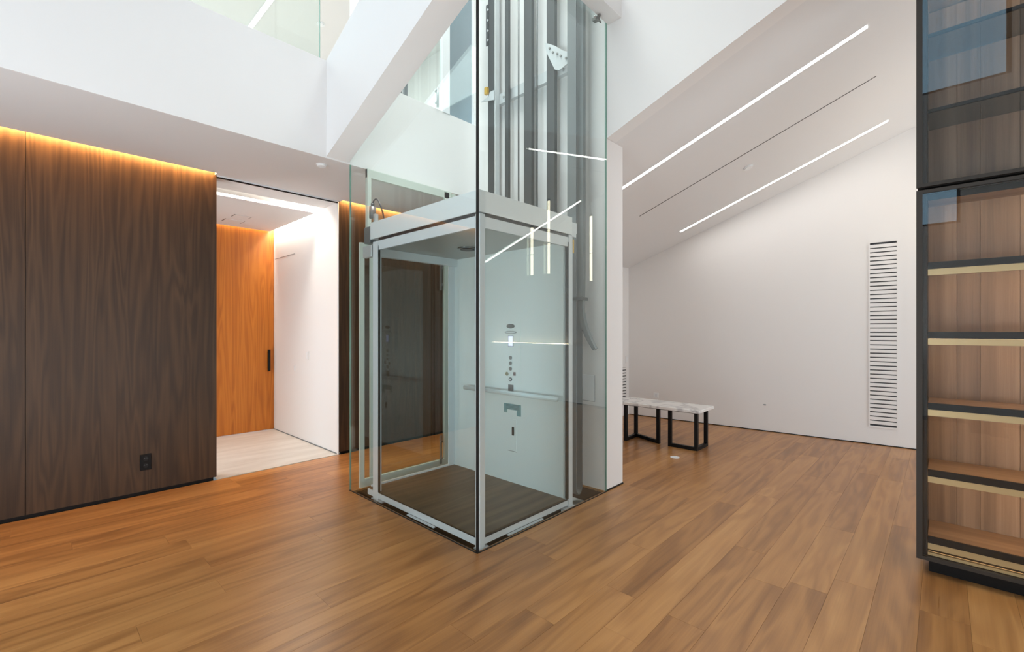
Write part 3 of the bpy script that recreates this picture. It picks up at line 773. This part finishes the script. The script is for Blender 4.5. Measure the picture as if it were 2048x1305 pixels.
t = thing('light_switch', (6.83, 3.812, 0.92), 'small white switch plate above the small grille on the back wall', 'light switch')
box('plate', (6.77, 3.804, 0.86), (6.84, 3.811, 0.975), 'paint', t, bevel=0.001)
box('rocker', (6.79, 3.800, 0.88), (6.82, 3.804, 0.955), 'gloss_white', t)
t = thing('wall_outlet', (wallx(3.34), 3.34, 0.345), 'small white socket on the white wall above the marble table end', 'outlet')
wx = wallx(3.34)
box('plate', (wx - 0.006, 3.30, 0.315), (wx, 3.385, 0.40), 'gloss_white', t, bevel=0.001)
box('receptacle', (wx - 0.008, 3.325, 0.335), (wx - 0.006, 3.36, 0.38), 'alu', t)
wall_item(t)
t = thing('wall_stud', (wallx(1.8), 1.80, 0.366), 'tiny dark fixing on the bare white wall right of the table', 'fixing')
disc('cap', (wallx(1.8) - 0.004, 1.80, 0.366), 0.02, 0.006, 'x', 'railgrey', t, seg=14, ry=0.008)
wall_item(t)
t = thing('floor_disc', (4.9, 2.15, 0), 'small round white disc lying flush on the wood near the marble table', 'floor cover')  # plain white disc level with the boards
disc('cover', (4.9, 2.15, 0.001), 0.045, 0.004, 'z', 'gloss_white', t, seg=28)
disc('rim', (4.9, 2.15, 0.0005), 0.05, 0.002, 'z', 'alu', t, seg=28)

# lit ledge farther along the white wall, mirrored in the shaft glass
t = thing('lit_ledge', (wallx(-2.1), -2.1, 1.12), 'narrow white ledge with a warm light strip on the white wall behind the cabinet', 'shelf')
wx = wallx(-2.1)
box('board', (wx - 0.10, -3.25, 1.10), (wx - 0.005, -0.95, 1.13), 'gloss_white', t)
box('led_strip', (wx - 0.07, -3.2, 1.131), (wx - 0.045, -1.0, 1.137), 'led_shelf', t)
wall_item(t)

# ------------------------------------------------------------------ low marble table
t = thing('coffee_table', (5.45, 2.5, 0), 'low table with white marble top on black square-tube legs', 'table')
box('tabletop', (5.20, 2.00, 0.455), (5.66, 3.10, 0.49), 'marble', t, bevel=0.004)
q = 0.02
for (x, y_) in ((5.335, 2.085), (5.335, 2.40), (5.63, 2.085), (5.365, 2.565), (5.52, 2.95), (5.19 + 0.03, 2.93)):
    box('leg', (x - q, y_ - q, 0.0), (x + q, y_ + q, 0.455), 'black', t, bevel=0.002)


def bar(name, p, q_, wdt, z0, z1, mat, parent):
    p, q_ = Vector(p + (0,)), Vector(q_ + (0,)); d_ = (q_ - p).normalized(); n = Vector((-d_.y, d_.x, 0)) * wdt / 2
    return prism(name, [p + n + Vector((0, 0, z0)), q_ + n + Vector((0, 0, z0)), q_ - n + Vector((0, 0, z0)), p - n + Vector((0, 0, z0))], (0, 0, z1 - z0), mat, parent)


bar('foot_bar', (5.335, 2.105), (5.335, 2.38), 0.038, 0.0, 0.04, 'black', t)
bar('foot_bar', (5.355, 2.085), (5.61, 2.085), 0.038, 0.0, 0.04, 'black', t)
bar('foot_bar', (5.37, 2.585), (5.515, 2.93), 0.038, 0.0, 0.04, 'black', t)
bar('foot_bar', (5.24, 2.93), (5.50, 2.95), 0.038, 0.0, 0.04, 'black', t)
box('under_frame', (5.32, 2.07, 0.43), (5.65, 3.0, 0.4545), 'black', t)

# ------------------------------------------------------------------ glass-fronted display cabinets (upper unit on lower unit)
CX, CYL, CYR = 3.534, 0.113, -1.15      # front plane, left edge, right end (outside the frame)
BX = 3.93


def cabinet(name, z0, z1, shelf_z, label, plinth):
    t = thing(name, (3.73, -0.5, 0 if plinth else z0), label, 'display cabinet')
    if plinth:
        box('plinth', (3.60, CYR + 0.02, 0.0), (3.90, 0.06, z0), 'black', t)
    box('side_panel', (CX + 0.024, 0.068, z0), (BX, 0.108, z1), 'blackgloss', t)
    box('side_panel', (CX + 0.024, CYR, z0), (BX, CYR + 0.04, z1), 'blackgloss', t)
    box('top_panel', (CX + 0.024, CYR + 0.04, z1 - 0.025), (BX, 0.068, z1), 'blackgloss', t)
    box('bottom_panel', (CX + 0.024, CYR + 0.04, z0), (BX, 0.068, z0 + 0.025), 'blackgloss', t)
    bp = box('back_panel', (BX - 0.012, CYR + 0.04, z0 + 0.025), (BX, 0.068, z1 - 0.025), 'cabwood', t)
    yb = 0.068
    ws = [0.13, 0.10, 0.16, 0.09, 0.14, 0.12, 0.17, 0.1, 0.14, 0.12]
    for wd in ws:                                       # veneer boards of the back
        ya = max(yb - wd, CYR + 0.04)
        if yb - ya > 0.01: box('board', (BX - 0.020, ya + 0.0008, z0 + 0.026), (BX - 0.012, yb - 0.0008, z1 - 0.026), 'cabwood', bp)
        yb = ya
    # door: slim black frame with a smoked pane
    dr = boxes('door', [((CX, 0.086, z0 + 0.002), (CX + 0.022, CYL, z1 - 0.002)), ((CX, CYR, z0 + 0.002), (CX + 0.022, CYR + 0.03, z1 - 0.002)),
                        ((CX, CYR + 0.03, z1 - 0.022), (CX + 0.022, 0.086, z1 - 0.002)), ((CX, CYR + 0.03, z0 + 0.002), (CX + 0.022, 0.086, z0 + 0.022))], 'bronze_dark', t)
    box('glass_pane', (CX + 0.004, CYR + 0.03, z0 + 0.022), (CX + 0.009, 0.086, z1 - 0.022), 'cabinet_glass', dr)
    for z in shelf_z:
        s_ = box('shelf', (3.585, CYR + 0.045, z), (BX - 0.022, 0.064, z + (0.022 if plinth else 0.012)), 'shelfwood' if plinth else 'smoked_glass', t)
        box('front_edge', (3.57, CYR + 0.045, z - 0.012 if plinth else z - 0.004), (3.585, 0.064, z + 0.026 if plinth else z + 0.014), 'black', s_)
        if plinth:
            box('metal_profile', (3.576, CYR + 0.045, z - 0.048), (3.590, 0.064, z - 0.0125), 'bronze', s_)
            box('led_strip', (3.592, CYR + 0.05, z - 0.010), (3.606, 0.06, z - 0.004), 'led_shelf', s_)
    return t


lowc = cabinet('display_cabinet', 0.08, 2.208, (1.765, 1.365, 0.955, 0.57, 0.185), 'lower tall black-framed glass cabinet with lit walnut shelves standing on the floor', True)
box('front_lip', (3.575, CYR + 0.045, 2.150), (3.585, 0.066, 2.182), 'black', lowc)
box('led_strip', (3.586, CYR + 0.06, 2.158), (3.594, 0.06, 2.164), 'led_shelf', lowc)
box('top_board', (3.586, CYR + 0.045, 2.176), (BX - 0.022, 0.066, 2.182), 'shelfwood', lowc)
box('base_profile', (3.56, CYR + 0.045, 0.107), (3.585, 0.064, 0.122), 'bronze', lowc)
box('led_strip', (3.587, CYR + 0.05, 0.112), (3.594, 0.06, 0.120), 'led_dim', lowc)
upc = cabinet('display_cabinet', 2.222, 3.62, (2.66, 3.095, 3.40), 'upper black-framed smoked glass cabinet with dark shelves, resting on the lower one', False)
box('led_strip', (3.60, CYR + 0.05, 3.585), (3.64, 0.06, 3.592), 'led_shelf', upc)  # added unseen strip, brightens the back boards through the glass shelves

# ------------------------------------------------------------------ bodies made up for the added fill lights, out of view
for nm, lab in (('fill_light_south', 'long low white fill light added at the south end of the main room, behind the camera'), ('fill_light_west', 'long low white fill light added beside the west wall, behind the camera'), ('fill_light_side_room', 'long low white fill light added in the side room, unseen behind the cabinet')):
    lo = bpy.data.objects[nm]; l = lo.data
    t = thing('fill_panel', (lo.location.x, lo.location.y, 0), lab, 'floor lamp', 'added fill lights out of view')
    bm = bmesh.new(); add_box(bm, (-l.size / 2 - 0.02, -l.size_y / 2 - 0.02, 0.01), (l.size / 2 + 0.02, l.size_y / 2 + 0.02, 0.04), 0.004)
    me = bpy.data.meshes.new('housing'); bm.to_mesh(me); bm.free(); me.materials.append(M['gloss_white'])
    o = bpy.data.objects.new('housing', me); COL.objects.link(o); o.parent = t
    o.location = (0, 0, lo.location.z); o.rotation_euler = lo.rotation_euler
    rm = lo.rotation_euler.to_matrix()
    for k in (-0.4, 0.4):
        p = Vector(lo.location) + rm @ Vector((k * l.size, 0, 0.045))
        tube('leg', [(p.x, p.y, 0), (p.x, p.y, p.z)], 0.02, 'gloss_white', t)
